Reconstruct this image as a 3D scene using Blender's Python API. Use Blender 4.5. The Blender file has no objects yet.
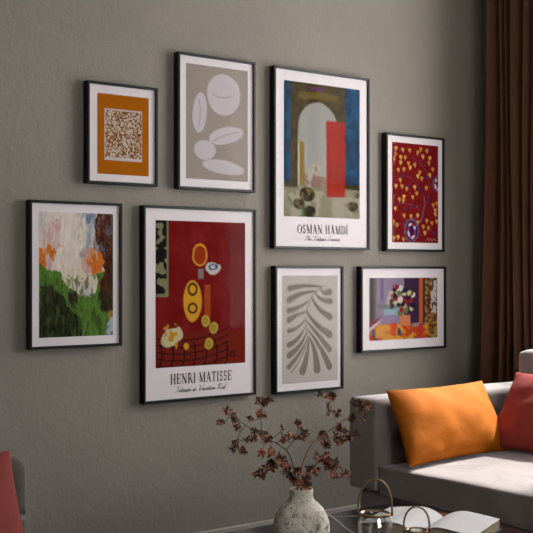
import bpy, bmesh, math, random
import numpy as np
from mathutils import Vector, Matrix, noise as mnoise
PI = math.pi
sc = bpy.context.scene
COL = sc.collection
rnd = random.Random(7)

# ------------------------------------------------------------------ helpers
def lin(c):
    c = np.asarray(c, float) / 255.0
    return np.where(c <= 0.04045, c / 12.92, ((c + 0.055) / 1.055) ** 2.4)

def link(o, parent=None):
    COL.objects.link(o)
    if parent is not None: o.parent = parent
    return o

def mesh_obj(name, verts, faces, mat, parent=None, smooth=False, mats=None, midx=None):
    me = bpy.data.meshes.new(name)
    me.from_pydata([tuple(v) for v in verts], [], [tuple(f) for f in faces])
    for m in (mats or [mat]): me.materials.append(m)
    if midx is not None:
        me.polygons.foreach_set('material_index', midx)
    if smooth: me.polygons.foreach_set('use_smooth', [True] * len(me.polygons))
    me.update()
    return link(bpy.data.objects.new(name, me), parent)

def bm_obj(name, bm, mat, parent=None, smooth=False):
    bmesh.ops.recalc_face_normals(bm, faces=bm.faces)
    me = bpy.data.meshes.new(name); bm.to_mesh(me); bm.free()
    me.materials.append(mat)
    if smooth: me.polygons.foreach_set('use_smooth', [True] * len(me.polygons))
    return link(bpy.data.objects.new(name, me), parent)

def add_box(bm, x0, x1, y0, y1, z0, z1, bev=0.0, seg=2):
    vs = [bm.verts.new((x, y, z)) for x in (x0, x1) for y in (y0, y1) for z in (z0, z1)]
    idx = [(0,1,3,2),(4,6,7,5),(0,4,5,1),(2,3,7,6),(0,2,6,4),(1,5,7,3)]
    fs = [bm.faces.new([vs[i] for i in f]) for f in idx]
    if bev > 0:
        es = list({e for f in fs for e in f.edges})
        bmesh.ops.recalc_face_normals(bm, faces=fs)
        bmesh.ops.bevel(bm, geom=es, offset=bev, segments=seg, profile=0.5, affect='EDGES')

def box(name, b, mat, parent=None, bev=0.0, seg=3):
    bm = bmesh.new(); add_box(bm, *b, bev=bev, seg=seg)
    return bm_obj(name, bm, mat, parent, smooth=bev > 0.012)

def add_tube(bm, pts, r, n=8, caps=True, closed=False):
    pts = [Vector(p) for p in pts]
    rs = r if isinstance(r, (list, tuple)) else [r] * len(pts)
    rings = []; prev = None
    N = len(pts)
    for i, p in enumerate(pts):
        if closed: t = pts[(i + 1) % N] - pts[i - 1]
        else: t = pts[min(i + 1, N - 1)] - pts[max(i - 1, 0)]
        t.normalize()
        if prev is None:
            a = Vector((0, 0, 1)) if abs(t.z) < .9 else Vector((1, 0, 0))
            u = t.cross(a).normalized()
        else:
            u = (prev - t * prev.dot(t)).normalized()
        prev = u; v = t.cross(u)
        rings.append([bm.verts.new(p + (u * math.cos(2*PI*k/n) + v * math.sin(2*PI*k/n)) * rs[i]) for k in range(n)])
    M = N if closed else N - 1
    for i in range(M):
        a, b = rings[i], rings[(i + 1) % N]
        for k in range(n):
            bm.faces.new((a[k], a[(k+1) % n], b[(k+1) % n], b[k]))
    if caps and not closed:
        bm.faces.new(rings[0][::-1]); bm.faces.new(rings[-1])

def tube(name, pts, r, mat, parent=None, n=8, closed=False):
    bm = bmesh.new(); add_tube(bm, pts, r, n, closed=closed)
    return bm_obj(name, bm, mat, parent, smooth=True)

def lathe(name, prof, mat, parent=None, n=48, c=(0,0,0)):
    bm = bmesh.new(); rings = []
    for r, z in prof:
        if r < 1e-5: rings.append([bm.verts.new((c[0], c[1], c[2] + z))])
        else: rings.append([bm.verts.new((c[0] + r*math.cos(2*PI*k/n), c[1] + r*math.sin(2*PI*k/n), c[2] + z)) for k in range(n)])
    for a, b in zip(rings[:-1], rings[1:]):
        for k in range(n):
            k2 = (k + 1) % n
            if len(a) == 1 and len(b) == 1: continue
            if len(a) == 1: bm.faces.new((a[0], b[k2], b[k]))
            elif len(b) == 1: bm.faces.new((a[k], a[k2], b[0]))
            else: bm.faces.new((a[k], a[k2], b[k2], b[k]))
    return bm_obj(name, bm, mat, parent, smooth=True)

def thing(name, label, cat, loc=(0,0,0), group=None):
    o = bpy.data.objects.new(name, None); o.location = loc; COL.objects.link(o)
    o.empty_display_size = .05
    return tag(o, label, cat, group)
def tag(o, label, cat, group=None):
    o['label'] = label; o['category'] = cat
    if group: o['group'] = group
    return o
def rebase(root, loc):
    """children were modelled in world space: shift them so the thing's origin is at its base"""
    root.location = loc
    for ch in root.children:
        ch.location = Vector(ch.location) - Vector(loc)

def struct(name, b, mat, bev=0):
    o = box(name, b, mat, bev=bev); o['kind'] = 'structure'; return o

# ------------------------------------------------------------------ materials
class NT:
    def __init__(s, name):
        s.m = bpy.data.materials.new(name); s.m.use_nodes = True
        s.t = s.m.node_tree; s.t.nodes.clear()
        s.out = s.n('ShaderNodeOutputMaterial')
    def n(s, ty, ins=None, **kw):
        nd = s.t.nodes.new(ty)
        for k, v in kw.items(): setattr(nd, k, v)
        for k, v in (ins or {}).items():
            if isinstance(v, bpy.types.NodeSocket): s.t.links.new(v, nd.inputs[k])
            else: nd.inputs[k].default_value = v
        return nd
    def coord(s): return s.n('ShaderNodeTexCoord').outputs['Object']
    def noise(s, scale, detail=4, rough=.55, vec=None, stretch=None, dist=0):
        vec = vec or s.coord()
        if stretch:
            vec = s.n('ShaderNodeMapping', {'Vector': vec, 'Scale': stretch}).outputs[0]
        return s.n('ShaderNodeTexNoise', {'Vector': vec, 'Scale': scale, 'Detail': detail, 'Roughness': rough, 'Distortion': dist}).outputs[0]
    def ramp(s, fac, stops):
        r = s.n('ShaderNodeValToRGB', {'Fac': fac})
        e = r.color_ramp.elements
        while len(e) < len(stops): e.new(.5)
        for el, (p, c) in zip(e, stops): el.position = p; el.color = (*c, 1) if len(c) == 3 else c
        return r.outputs[0]
    def bump(s, h, strength, dist=.01, normal=None):
        d = {'Height': h, 'Strength': strength, 'Distance': dist}
        if normal: d['Normal'] = normal
        return s.n('ShaderNodeBump', d).outputs[0]
    def math(s, op, a, b=0.0):
        return s.n('ShaderNodeMath', {0: a, 1: b}, operation=op).outputs[0]
    def pbsdf(s, **kw):
        p = s.n('ShaderNodeBsdfPrincipled', {k.replace('_', ' '): v for k, v in kw.items()})
        s.t.links.new(p.outputs[0], s.out.inputs[0]); return s.m

def L(*c): return tuple(float(x) for x in lin(c))
def mat_simple(name, c, rough=.5, metal=0, nscale=30, var=.12, bump=.0, **kw):
    t = NT(name); f = t.noise(nscale)
    a = L(*c); col = t.ramp(f, [(.3, tuple(x*(1-var) for x in a)), (.7, tuple(x*(1+var) for x in a))])
    d = dict(Base_Color=col, Roughness=rough, Metallic=metal, **kw)
    if bump: d['Normal'] = t.bump(t.noise(nscale*4), bump, .002)
    return t.pbsdf(**d)

def mat_wall(name, c):
    t = NT(name); co = t.coord()
    big = t.noise(1.6, 3, vec=co)
    a = L(*c)
    col = t.ramp(big, [(.3, tuple(x*.93 for x in a)), (.7, tuple(x*1.06 for x in a))])
    h1 = t.noise(54, 4, .6, vec=co, stretch=(1, 1, .75), dist=.5)
    h2 = t.noise(130, 3, .6, vec=co)
    h3 = t.noise(14, 3, .5, vec=co, stretch=(1.0, 1, .8), dist=.6)
    n = t.bump(h3, .16, .008); n = t.bump(h1, .6, .005, n); n = t.bump(h2, .3, .0018, n)
    return t.pbsdf(Base_Color=col, Roughness=.85, Normal=n, Specular_IOR_Level=.3)

def mat_velvet(name, c, sheen=.5, tint=None, var=.18, rough=.85, fuzz=.0):
    t = NT(name); co = t.coord()
    f = t.noise(7, 5, .6, vec=co, dist=1.0); g = t.noise(160, 3, .6, vec=co)
    a = L(*c)
    col = t.ramp(f, [(.3, tuple(x*(1-var) for x in a)), (.7, tuple(x*(1+var) for x in a))])
    n = t.bump(f, .25, .01); n = t.bump(g, .25, .001, n)
    tc = L(*(tint or c))
    return t.pbsdf(Base_Color=col, Roughness=rough, Normal=n, Sheen_Weight=sheen, Sheen_Roughness=.35,
                   Sheen_Tint=(*tc, 1), Specular_IOR_Level=.25)

def mat_thin_glass(name, ior=1.45, tint=(1,1,1), gl=1.0, rough=0.0, graze=1.0):
    t = NT(name)
    tr = t.n('ShaderNodeBsdfTransparent', {'Color': (*tint, 1)})
    g = t.n('ShaderNodeBsdfGlossy', {'Color': (gl, gl, gl, 1), 'Roughness': rough})
    f0 = ((ior - 1) / (ior + 1)) ** 2 * 2       # both faces of the sheet, Schlick's curve
    lw = t.n('ShaderNodeLayerWeight', {'Blend': .5})
    p5 = t.math('POWER', lw.outputs['Facing'], 5.0)
    fr = t.math('ADD', t.math('MULTIPLY', p5, graze * (1 - f0)), f0)
    mx = t.n('ShaderNodeMixShader', {0: fr, 1: tr.outputs[0], 2: g.outputs[0]})
    t.t.links.new(mx.outputs[0], t.out.inputs[0]); return t.m

M = {}
M['wall'] = mat_wall('grey_plaster', (138, 133, 125))
M['wall_plain'] = mat_wall('side_plaster', (128, 120, 110))
M['ceiling'] = mat_simple('ceiling_paint', (200, 198, 192), .9, nscale=4, var=.03)
M['baseboard'] = mat_simple('baseboard_paint', (176, 170, 164), .5, nscale=8, var=.04)
M['frame'] = mat_simple('black_frame_metal', (20, 18, 18), .38, nscale=60, var=.2, Specular_IOR_Level=.3)
M['paper'] = mat_simple('print_paper', (216, 210, 214), .8, nscale=200, var=.012)
M['ink'] = mat_simple('black_ink', (14, 12, 14), .8, nscale=90, var=.1)
M['ink_soft'] = mat_simple('grey_ink', (70, 64, 72), .8, nscale=90, var=.1)
M['glass'] = mat_thin_glass('frame_glass', 1.07, graze=.45, rough=.04)
M['window_glass'] = mat_thin_glass('window_glass', 1.2)
M['jar_glass'] = mat_thin_glass('jar_glass', 1.85, tint=(.93, .95, .94), gl=1.0, rough=.03)
M['sofa'] = mat_velvet('grey_velvet', (138, 129, 126), .9, (220, 222, 230))
M['chair'] = mat_velvet('dark_grey_velvet', (84, 79, 75), .5, (190, 186, 184))
M['orange'] = mat_velvet('amber_velvet', (174, 94, 4), .12, (255, 165, 0), var=.12)
M['red'] = mat_velvet('brick_red_velvet', (138, 58, 55), .2, (210, 130, 126), var=.12)
M['curtain'] = mat_velvet('brown_curtain_velvet', (98, 66, 48), .55, (180, 126, 96), var=.15)
M['black_metal'] = mat_simple('black_metal', (18, 17, 17), .4, 0, 50)
M['brass'] = mat_simple('aged_brass', (158, 122, 84), .35, .9, 60, .2)
M['rope'] = mat_simple('bronze_wire', (150, 122, 92), .45, .6, 120, .25)
M['candle'] = mat_simple('candle_wax', (206, 176, 130), .6, 0, 30, .08)
M['wick'] = mat_simple('wick_black', (30, 25, 22), .9)
M['white_frame'] = mat_simple('window_paint', (215, 213, 208), .5, nscale=10, var=.03)
M['pages'] = mat_simple('page_white', (222, 222, 226), .8, nscale=20, var=.02)
M['page_edge'] = mat_simple('page_edge_cream', (172, 152, 128), .8, nscale=60, var=.06)
M['cover'] = mat_simple('cover_black', (30, 27, 26), .6, nscale=30)

def mat_floor():
    t = NT('dark_wood_floor'); co = t.coord()
    br = t.n('ShaderNodeTexBrick', {'Vector': co, 'Scale': 1.0, 'Mortar Size': .003, 'Brick Width': 1.4, 'Row Height': .14,
             'Color1': (*L(50, 34, 29), 1), 'Color2': (*L(42, 29, 25), 1), 'Mortar': (*L(20, 14, 12), 1)})
    g = t.noise(5, 5, .6, vec=co, stretch=(1, 9, 1))
    mx = t.n('ShaderNodeMix', {'Factor': .4, 'A': br.outputs[0], 'B': t.ramp(g, [(.3, L(24, 18, 16)), (.7, L(46, 34, 30))])}, data_type='RGBA') if False else None
    col = t.n('ShaderNodeMixRGB', {0: .4, 1: br.outputs[0], 2: t.ramp(g, [(.3, L(24, 18, 16)), (.7, L(46, 34, 30))])}).outputs[0]
    return t.pbsdf(Base_Color=col, Roughness=.45)
M['floor'] = mat_floor()

def mat_marble():
    t = NT('black_marble'); co = t.coord()
    sep = t.n('ShaderNodeSeparateXYZ', {0: co})
    wob = t.noise(5, 4, .6, vec=co)
    fine = t.noise(2.4, 6, .65, vec=co, dist=.6)
    def vein(a, b, c, w, amp=.03):
        d = t.math('ADD', t.math('ADD', t.math('MULTIPLY', sep.outputs[0], a), t.math('MULTIPLY', sep.outputs[1], b)), c)
        d = t.math('ADD', d, t.math('MULTIPLY', t.math('SUBTRACT', wob, .5), amp))
        d = t.math('ABSOLUTE', d)
        return t.ramp(d, [(0, (1,1,1)), (w, (0,0,0))])
    # veins: lines in world x, y across the table top
    v1 = vein(.90, -.436, -2.313, .0011)
    v2 = vein(.55, .83, -.22, .0014, .08)
    v3 = t.ramp(t.math('ABSOLUTE', t.math('SUBTRACT', fine, .5)), [(0, (.10,.10,.10)), (.012, (0,0,0))])
    s = t.n('ShaderNodeMixRGB', {0: 1.0, 1: v1, 2: v2}, blend_type='LIGHTEN').outputs[0]
    s = t.n('ShaderNodeMixRGB', {0: 1.0, 1: s, 2: v3}, blend_type='LIGHTEN').outputs[0]
    base = t.ramp(t.noise(3, 5, vec=co), [(.3, L(9, 9, 11)), (.75, L(24, 24, 27))])
    col = t.n('ShaderNodeMixRGB', {0: s, 1: base, 2: (*L(160, 160, 164), 1)}).outputs[0]
    return t.pbsdf(Base_Color=col, Roughness=.22, Specular_IOR_Level=.2)
M['marble'] = mat_marble()

def mat_vase():
    t = NT('rough_white_stoneware'); co = t.coord()
    a = t.noise(28, 6, .7, vec=co, dist=.4); b = t.noise(120, 4, .7, vec=co, dist=.8); c = t.noise(9, 3, vec=co)
    col = t.ramp(a, [(.34, L(140, 132, 116)), (.46, L(222, 217, 203)), (.7, L(246, 242, 232))])
    pits = t.ramp(b, [(.40, (1,1,1)), (.46, (0,0,0))])
    gate = t.ramp(c, [(.40, (.4,.4,.4)), (.55, (1,1,1))])
    pm = t.n('ShaderNodeMixRGB', {0: 1.0, 1: pits, 2: gate}, blend_type='MULTIPLY').outputs[0]
    col = t.n('ShaderNodeMixRGB', {0: pm, 1: col, 2: (*L(74, 68, 58), 1)}).outputs[0]
    n = t.bump(b, .6, .003); n = t.bump(a, .5, .004, n)
    return t.pbsdf(Base_Color=col, Roughness=.9, Normal=n)
M['vase'] = mat_vase()

def mat_leaf():
    t = NT('dried_leaf'); f = t.noise(55, 2)
    col = t.ramp(f, [(.37, L(56, 32, 25)), (.52, L(112, 64, 42)), (.66, L(214, 138, 98))])
    return t.pbsdf(Base_Color=col, Roughness=.5)
M['leaf'] = mat_leaf()
M['twig'] = mat_simple('brown_twig', (70, 48, 38), .8, 0, 60)
M['twig_light'] = mat_simple('ochre_twig', (160, 112, 58), .7, 0, 60)

def mat_print():
    t = NT('printed_colour')
    a = t.n('ShaderNodeAttribute', attribute_name='ink')
    g = t.noise(700, 2)
    k = t.n('ShaderNodeMixRGB', {0: .08, 1: a.outputs[0], 2: g}, blend_type='OVERLAY').outputs[0]
    return t.pbsdf(Base_Color=k, Roughness=.9, Specular_IOR_Level=.05)
M['print'] = mat_print()

# ------------------------------------------------------------------ room
WY = .024                      # gallery wall surface (pictures hang just in front)
XR, XL, YB, H = 3.965, -2.3, -5.3, 2.75
struct('wall_back', (XL - .1, XR + .1, WY, WY + .12, -.02, H), M['wall'])
struct('wall_left', (XL - .12, XL, YB, WY, -.02, H), M['wall_plain'])
struct('floor', (XL - .12, XR + .14, YB - .12, WY + .12, -.1, 0), M['floor'])
struct('ceiling', (XL - .12, XR + .14, YB - .12, WY + .12, H, H + .1), M['ceiling'])
WIN = (-2.2, -.47, .55, 2.45)
FILL_WIN = (.1, 1.7, .8, 2.1)   # y0,y1,z0,z1 of the right-wall window above; this unseen one is added for fill
def holed_wall(name, axis, pos, th, a0, a1, hole):
    bm = bmesh.new(); h0, h1, z0, z1 = hole
    for (p, q, r, s) in ((a0, h0, -.02, H), (h1, a1, -.02, H), (h0, h1, -.02, z0), (h0, h1, z1, H)):
        if axis == 'x': add_box(bm, pos, pos + th, p, q, r, s)
        else: add_box(bm, p, q, pos, pos + th, r, s)
    o = bm_obj(name, bm, M['wall_plain']); o['kind'] = 'structure'; return o
holed_wall('wall_right', 'x', XR, .14, YB, WY, WIN)
holed_wall('wall_front', 'y', YB - .12, .12, XL, XR, FILL_WIN)

def window(name, axis, pos, w, ny, nz, depth=.05):
    a0, a1, z0, z1 = w
    bm = bmesh.new(); t = .05
    def b(p, q, r, s, d0=0, d1=depth):
        if axis == 'x': add_box(bm, pos + d0, pos + d1, p, q, r, s)
        else: add_box(bm, p, q, pos + d0, pos + d1, r, s)
    b(a0, a1, z0, z0 + t); b(a0, a1, z1 - t, z1); b(a0, a0 + t, z0 + t, z1 - t); b(a1 - t, a1, z0 + t, z1 - t)
    for i in range(1, ny):
        c = a0 + (a1 - a0) * i / ny; b(c - .025, c + .025, z0 + t, z1 - t, .005, depth - .005)
    for i in range(1, nz):
        c = z0 + (z1 - z0) * i / nz; b(a0 + t, a1 - t, c - .018, c + .018, .01, depth - .01)
    o = bm_obj(name, bm, M['white_frame']); o['kind'] = 'structure'
    g = bmesh.new()
    if axis == 'x': vs = [(pos + depth/2, a0+t, z0+t), (pos + depth/2, a1-t, z0+t), (pos + depth/2, a1-t, z1-t), (pos + depth/2, a0+t, z1-t)]
    else: vs = [(a0+t, pos + depth/2, z0+t), (a1-t, pos + depth/2, z0+t), (a1-t, pos + depth/2, z1-t), (a0+t, pos + depth/2, z1-t)]
    g.faces.new([g.verts.new(v) for v in vs])
    bm_obj('window_pane', g, M['window_glass'], o)
    return o
window('window_1', 'x', XR + .05, WIN, 2, 2)
window('fill_window', 'y', YB - .08, FILL_WIN, 2, 1)  # added behind the camera to let in fill light, never in view
struct('baseboard_back', (XL, XR, WY - .016, WY, 0, .085), M['baseboard'], bev=.003)
struct('baseboard_right', (XR - .016, XR, YB, WY - .02, 0, .085), M['baseboard'], bev=.003)

# ------------------------------------------------------------------ print painting (numpy rasters turned into vertex colours)
class Art:
    def __init__(s, w, h, res=118, seed=1, ss=3):
        # w, h in units where the painting is 1 wide; res = cells across
        s.W, s.Hh = res, int(round(res * h / w)); s.ss = ss
        nx, ny = (s.W + 1) * ss, (s.Hh + 1) * ss
        s.x, s.y = np.meshgrid((np.arange(nx) + .5) / nx, (np.arange(ny) + .5) / ny)
        s.asp = h / w
        s.im = np.zeros((ny, nx, 3)); s.r = np.random.RandomState(seed)
    def noise(s, fx, fy=None, octv=3):
        fy = fy or fx * s.asp; out = 0; amp = 1; tot = 0
        for o in range(octv):
            gx, gy = int(fx * 2**o) + 3, int(fy * 2**o) + 3
            g = s.r.rand(gy, gx)
            X = s.x * fx * 2**o; Y = s.y * fy * 2**o
            i, j = X.astype(int), Y.astype(int); a, b = X - i, Y - j
            a = a*a*(3-2*a); b = b*b*(3-2*b)
            v = (g[j, i]*(1-a)+g[j, i+1]*a)*(1-b) + (g[j+1, i]*(1-a)+g[j+1, i+1]*a)*b
            out = out + v * amp; tot += amp; amp *= .55
        return out / tot
    def warp(s, amp, fx, fy=None):
        if amp == 0: return s.x, s.y
        return s.x + (s.noise(fx, fy) - .5) * amp * 2, s.y + (s.noise(fx, fy) - .5) * amp * 2 / s.asp
    def put(s, m, c, a=1.0):
        m = (m.astype(float) * a)[..., None]; s.im = s.im * (1 - m) + np.asarray(c, float) * m
    def fill(s, c, var=0, fx=20, fy=None):
        s.im[:] = c
        if var: s.im += ((s.noise(fx, fy, 4) - .5) * 2 * var)[..., None]
    def poly(s, pts, c, a=1.0, warp=0, fx=10, fy=None, fade=None):
        X, Y = s.warp(warp, fx, fy); m = np.zeros(X.shape, bool)
        n = len(pts)
        for k in range(n):
            (x0, y0), (x1, y1) = pts[k], pts[(k+1) % n]
            if y0 == y1: continue
            m ^= ((Y >= min(y0, y1)) & (Y < max(y0, y1)) & (X < x0 + (Y - y0) * (x1 - x0) / (y1 - y0)))
        mm = m.astype(float)
        if fade is not None: mm = mm * np.clip((s.noise(fx * 2, fy and fy * 2, 3) - fade) * 8, 0, 1)
        s.put(mm, c, a)
    def rect(s, x0, y0, x1, y1, c, **k): s.poly([(x0, y0), (x1, y0), (x1, y1), (x0, y1)], c, **k)
    def ell(s, cx, cy, rx, ry, c, a=1.0, warp=0, fx=10, rot=0, ring=0):
        X, Y = s.warp(warp, fx); dx, dy = X - cx, (Y - cy) * s.asp
        cr, sr = math.cos(rot), math.sin(rot)
        d = ((dx*cr + dy*sr) / rx)**2 + ((-dx*sr + dy*cr) / ry)**2
        m = d < 1
        if ring: m &= d > (1 - ring)**2
        s.put(m, c, a)
    def stroke(s, pts, w0, w1, c, a=1.0, n=60, blunt=False):
        # quadratic / polyline stroke whose width goes from w0 to w1; y in units of the height
        P = np.array(pts, float); P[:, 1] *= s.asp
        if len(P) == 3:
            t = np.linspace(0, 1, n)[:, None]; Q = (1-t)**2*P[0] + 2*t*(1-t)*P[1] + t*t*P[2]
        else:
            d = np.r_[0, np.cumsum(np.hypot(*np.diff(P, axis=0).T))]; tt = np.linspace(0, d[-1], n)
            Q = np.c_[np.interp(tt, d, P[:, 0]), np.interp(tt, d, P[:, 1])]
        m = np.zeros(s.x.shape, bool); X, Y = s.x, s.y * s.asp
        for k, q in enumerate(Q):
            u = k / (n - 1); r = (w0 + (w1 - w0) * (u**.95)) / 2
            m |= (X - q[0])**2 + (Y - q[1])**2 < r * r
        s.put(m, c, a)
    def mesh(s, name, u0, u1, z0, z1, y, parent):
        im = np.clip(s.im, 0, 255)
        q = im.reshape(s.Hh + 1, s.ss, s.W + 1, s.ss, 3).mean((1, 3))
        q = lin(q) * ALB; nx, ny = s.W + 1, s.Hh + 1
        X, Z = np.meshgrid(np.linspace(u0, u1, nx), np.linspace(z1, z0, ny))
        v = np.c_[X.ravel(), np.full(nx*ny, y), Z.ravel()]
        i = np.arange(nx*ny).reshape(ny, nx)
        f = np.stack([i[:-1, :-1], i[1:, :-1], i[1:, 1:], i[:-1, 1:]], -1).reshape(-1, 4)
        me = bpy.data.meshes.new(name); me.from_pydata(v.tolist(), [], f.tolist())
        at = me.color_attributes.new('ink', 'FLOAT_COLOR', 'POINT')
        at.data.foreach_set('color', np.c_[q.reshape(-1, 3), np.ones(nx*ny)].ravel())
        me.materials.append(M['print'])
        return link(bpy.data.objects.new(name, me), parent)
ALB = .84

def art_ochre(w, h):
    a = Art(w, h, 130, 3); a.fill((172, 98, 12), 8, 60)
    x0, x1 = .138, .862; y0, y1 = .181, .822
    a.rect(x0, y0, x1, y1, (203, 194, 190))
    n1 = a.noise(52, 62, 2)
    ins = (a.x > x0 + .01) & (a.x < x1 - .01) & (a.y > y0 + .02) & (a.y < y1 - .035 + .03*(a.noise(6, 2) - .5))
    a.put(ins & (n1 > .47), (158, 106, 46)); a.put(ins & (n1 > .60), (122, 84, 44))
    return a
def art_pebbles(w, h):                       # plain abstract cut-out forms on taupe
    a = Art(w, h, 110, 5); a.fill((158, 148, 140), 5, 80)
    c = (199, 191, 197)
    a.ell(.60, .24, .27, .27, c, warp=.012, fx=3)
    a.ell(.22, .42, .11, .26, c, rot=.1, warp=.012, fx=3)
    a.ell(.64, .60, .28, .11, c, rot=-.25, warp=.012, fx=3)
    a.ell(.30, .74, .17, .13, c, warp=.012, fx=3)
    a.ell(.60, .88, .34, .09, c, rot=.1, warp=.012, fx=3)
    for p in ([(.42, .24), (.6, .30), (.80, .22)], [(.20, .30), (.25, .42), (.20, .54)], [(.42, .66), (.64, .58), (.86, .56)]):
        a.stroke(p, .012, .012, (158, 148, 140))
    return a
def art_abstract(w, h):
    a = Art(w, h, 110, 8)
    N = lambda x, y: ((x - 12) / 296, (y - 20) / 495)
    P = lambda *q: [N(x, y) for x, y in q]
    a.fill((224, 214, 202), 10, 8, 30)
    k = dict(warp=.06, fx=13, fy=9)
    a.poly(P((40, 60), (110, 40), (100, 150), (60, 200), (20, 190), (30, 110)), (205, 164, 160), a=.7, **k)
    a.poly(P((0, 10), (50, 10), (30, 90), (5, 110)), (200, 196, 190), **k)
    a.poly(P((190, 20), (270, 15), (215, 160), (170, 200), (200, 110)), (150, 160, 178), a=.75, **k)
    a.poly(P((210, 25), (235, 25), (225, 60), (205, 60)), (120, 138, 168), **k)
    a.poly(P((175, 170), (235, 150), (240, 270), (165, 265)), (205, 160, 150), a=.85, **k)
    a.poly(P((5, 180), (45, 145), (85, 170), (70, 210), (40, 230), (10, 240)), (205, 118, 48), **k)
    a.poly(P((45, 195), (70, 205), (60, 250), (35, 240)), (208, 170, 175), **k)
    a.poly(P((5, 230), (60, 255), (100, 250), (140, 300), (170, 330), (250, 260), (320, 230), (320, 520), (5, 520)), (88, 126, 52), **k)
    a.poly(P((95, 230), (160, 240), (235, 270), (230, 330), (190, 345), (140, 320), (110, 290)), (216, 206, 186), **k)
    a.poly(P((150, 290), (240, 285), (215, 345), (190, 370), (160, 350)), (158, 164, 172), a=.7, fade=.45, **k)
    a.poly(P((245, 15), (320, 15), (320, 400), (262, 410), (250, 330), (275, 250), (265, 200), (215, 185), (235, 90)), (72, 40, 30), **k)
    a.poly(P((255, 20), (285, 20), (255, 110), (235, 130)), (104, 52, 34), a=.7, **k)
    a.poly(P((215, 165), (250, 160), (280, 215), (270, 260), (225, 265), (195, 220)), (208, 112, 44), **k)
    a.poly(P((240, 155), (270, 150), (275, 180), (245, 185)), (70, 74, 98), a=.7, **k)
    a.poly(P((250, 340), (300, 320), (310, 410), (255, 415)), (44, 44, 26), a=.8, **k)
    a.poly(P((5, 330), (60, 330), (100, 350), (150, 410), (185, 470), (170, 520), (5, 520)), (42, 44, 30), **k)
    a.poly(P((20, 300), (70, 310), (85, 345), (40, 345)), (48, 48, 32), **k)
    a.poly(P((130, 340), (155, 345), (160, 395), (138, 395)), (52, 38, 44), a=.9, **k)
    a.poly(P((275, 470), (315, 420), (315, 520), (270, 515)), (165, 180, 190), **k)
    a.poly(P((285, 415), (310, 410), (310, 440), (280, 450)), (190, 110, 50), a=.7, **k)
    st = a.noise(44, 16, 3) - .5; a.im += (st * 46)[..., None]
    n = a.noise(34, 14, 3)
    a.put((n > .60) & (a.y > .52) & (a.x < .6), (84, 104, 48), .6); a.put((n < .38) & (a.y > .50), (52, 62, 34), .6)
    a.put((n > .62) & (a.y < .40) & (a.x < .8), (228, 220, 208), .5); a.put((n < .40) & (a.y < .36) & (a.x > .5), (128, 140, 164), .45)
    a.put((n > .60) & (a.x > .80) & (a.y < .75), (104, 58, 40), .6)
    return a
def art_red_table(w, h):                     # plain stand-in: amber, cream and grey forms on a deep red ground
    a = Art(w, h, 118, 11); a.fill((114, 20, 20), 16, 12)
    a.rect(0, 0, .14, .52, (126, 128, 96)); m = a.noise(16, 26, 2); a.put((a.x < .12) & (a.y < .50) & (m > .46), (26, 26, 24))
    dk = (48, 16, 18); am = (208, 152, 40)
    a.rect(0, .76, 1, 1, (112, 32, 22), warp=.01)
    for q in range(5): a.stroke([(.02, .80 + q*.045), (.40, .86 + q*.045), (.80, .74 + q*.05)], .014, .014, dk)
    for q in range(7): a.stroke([(.05 + q*.12, .84), (.10 + q*.12, .92), (.04 + q*.12, 1.0)], .016, .016, dk)
    a.ell(.85, .93, .03, .03, dk, ring=.4)
    a.rect(.53, .44, .60, .66, (160, 66, 30), warp=.006)
    a.ell(.40, .55, .10, .19, am, warp=.008, fx=5); a.ell(.40, .47, .055, .06, (60, 40, 20), ring=.35); a.ell(.40, .60, .055, .05, (60, 40, 20), ring=.35)
    a.ell(.48, .23, .085, .10, (150, 50, 24), warp=.02, fx=12); a.ell(.48, .23, .085, .10, am, ring=.18, warp=.012, fx=8)
    a.ell(.62, .32, .09, .055, (190, 188, 180), warp=.03, fx=14); a.ell(.63, .32, .05, .03, (56, 66, 122), ring=.4, warp=.02, fx=14)
    a.rect(.46, .33, .52, .40, (128, 116, 118))
    for (x, y) in ((.54, .71), (.63, .76), (.58, .87)): a.ell(x, y - .02, .05, .055, (186, 162, 64), warp=.01); a.ell(x, y - .02, .025, .03, (120, 100, 40), ring=.4)
    a.ell(.18, .79, .12, .085, (196, 186, 148), warp=.03, fx=10, rot=-.5); m = a.noise(18, 26, 2)
    a.put((m > .60) & (np.hypot(a.x - .18, (a.y - .79) * a.asp) < .12), (190, 140, 40))
    a.ell(.33, .86, .03, .03, am)
    return a
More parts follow.
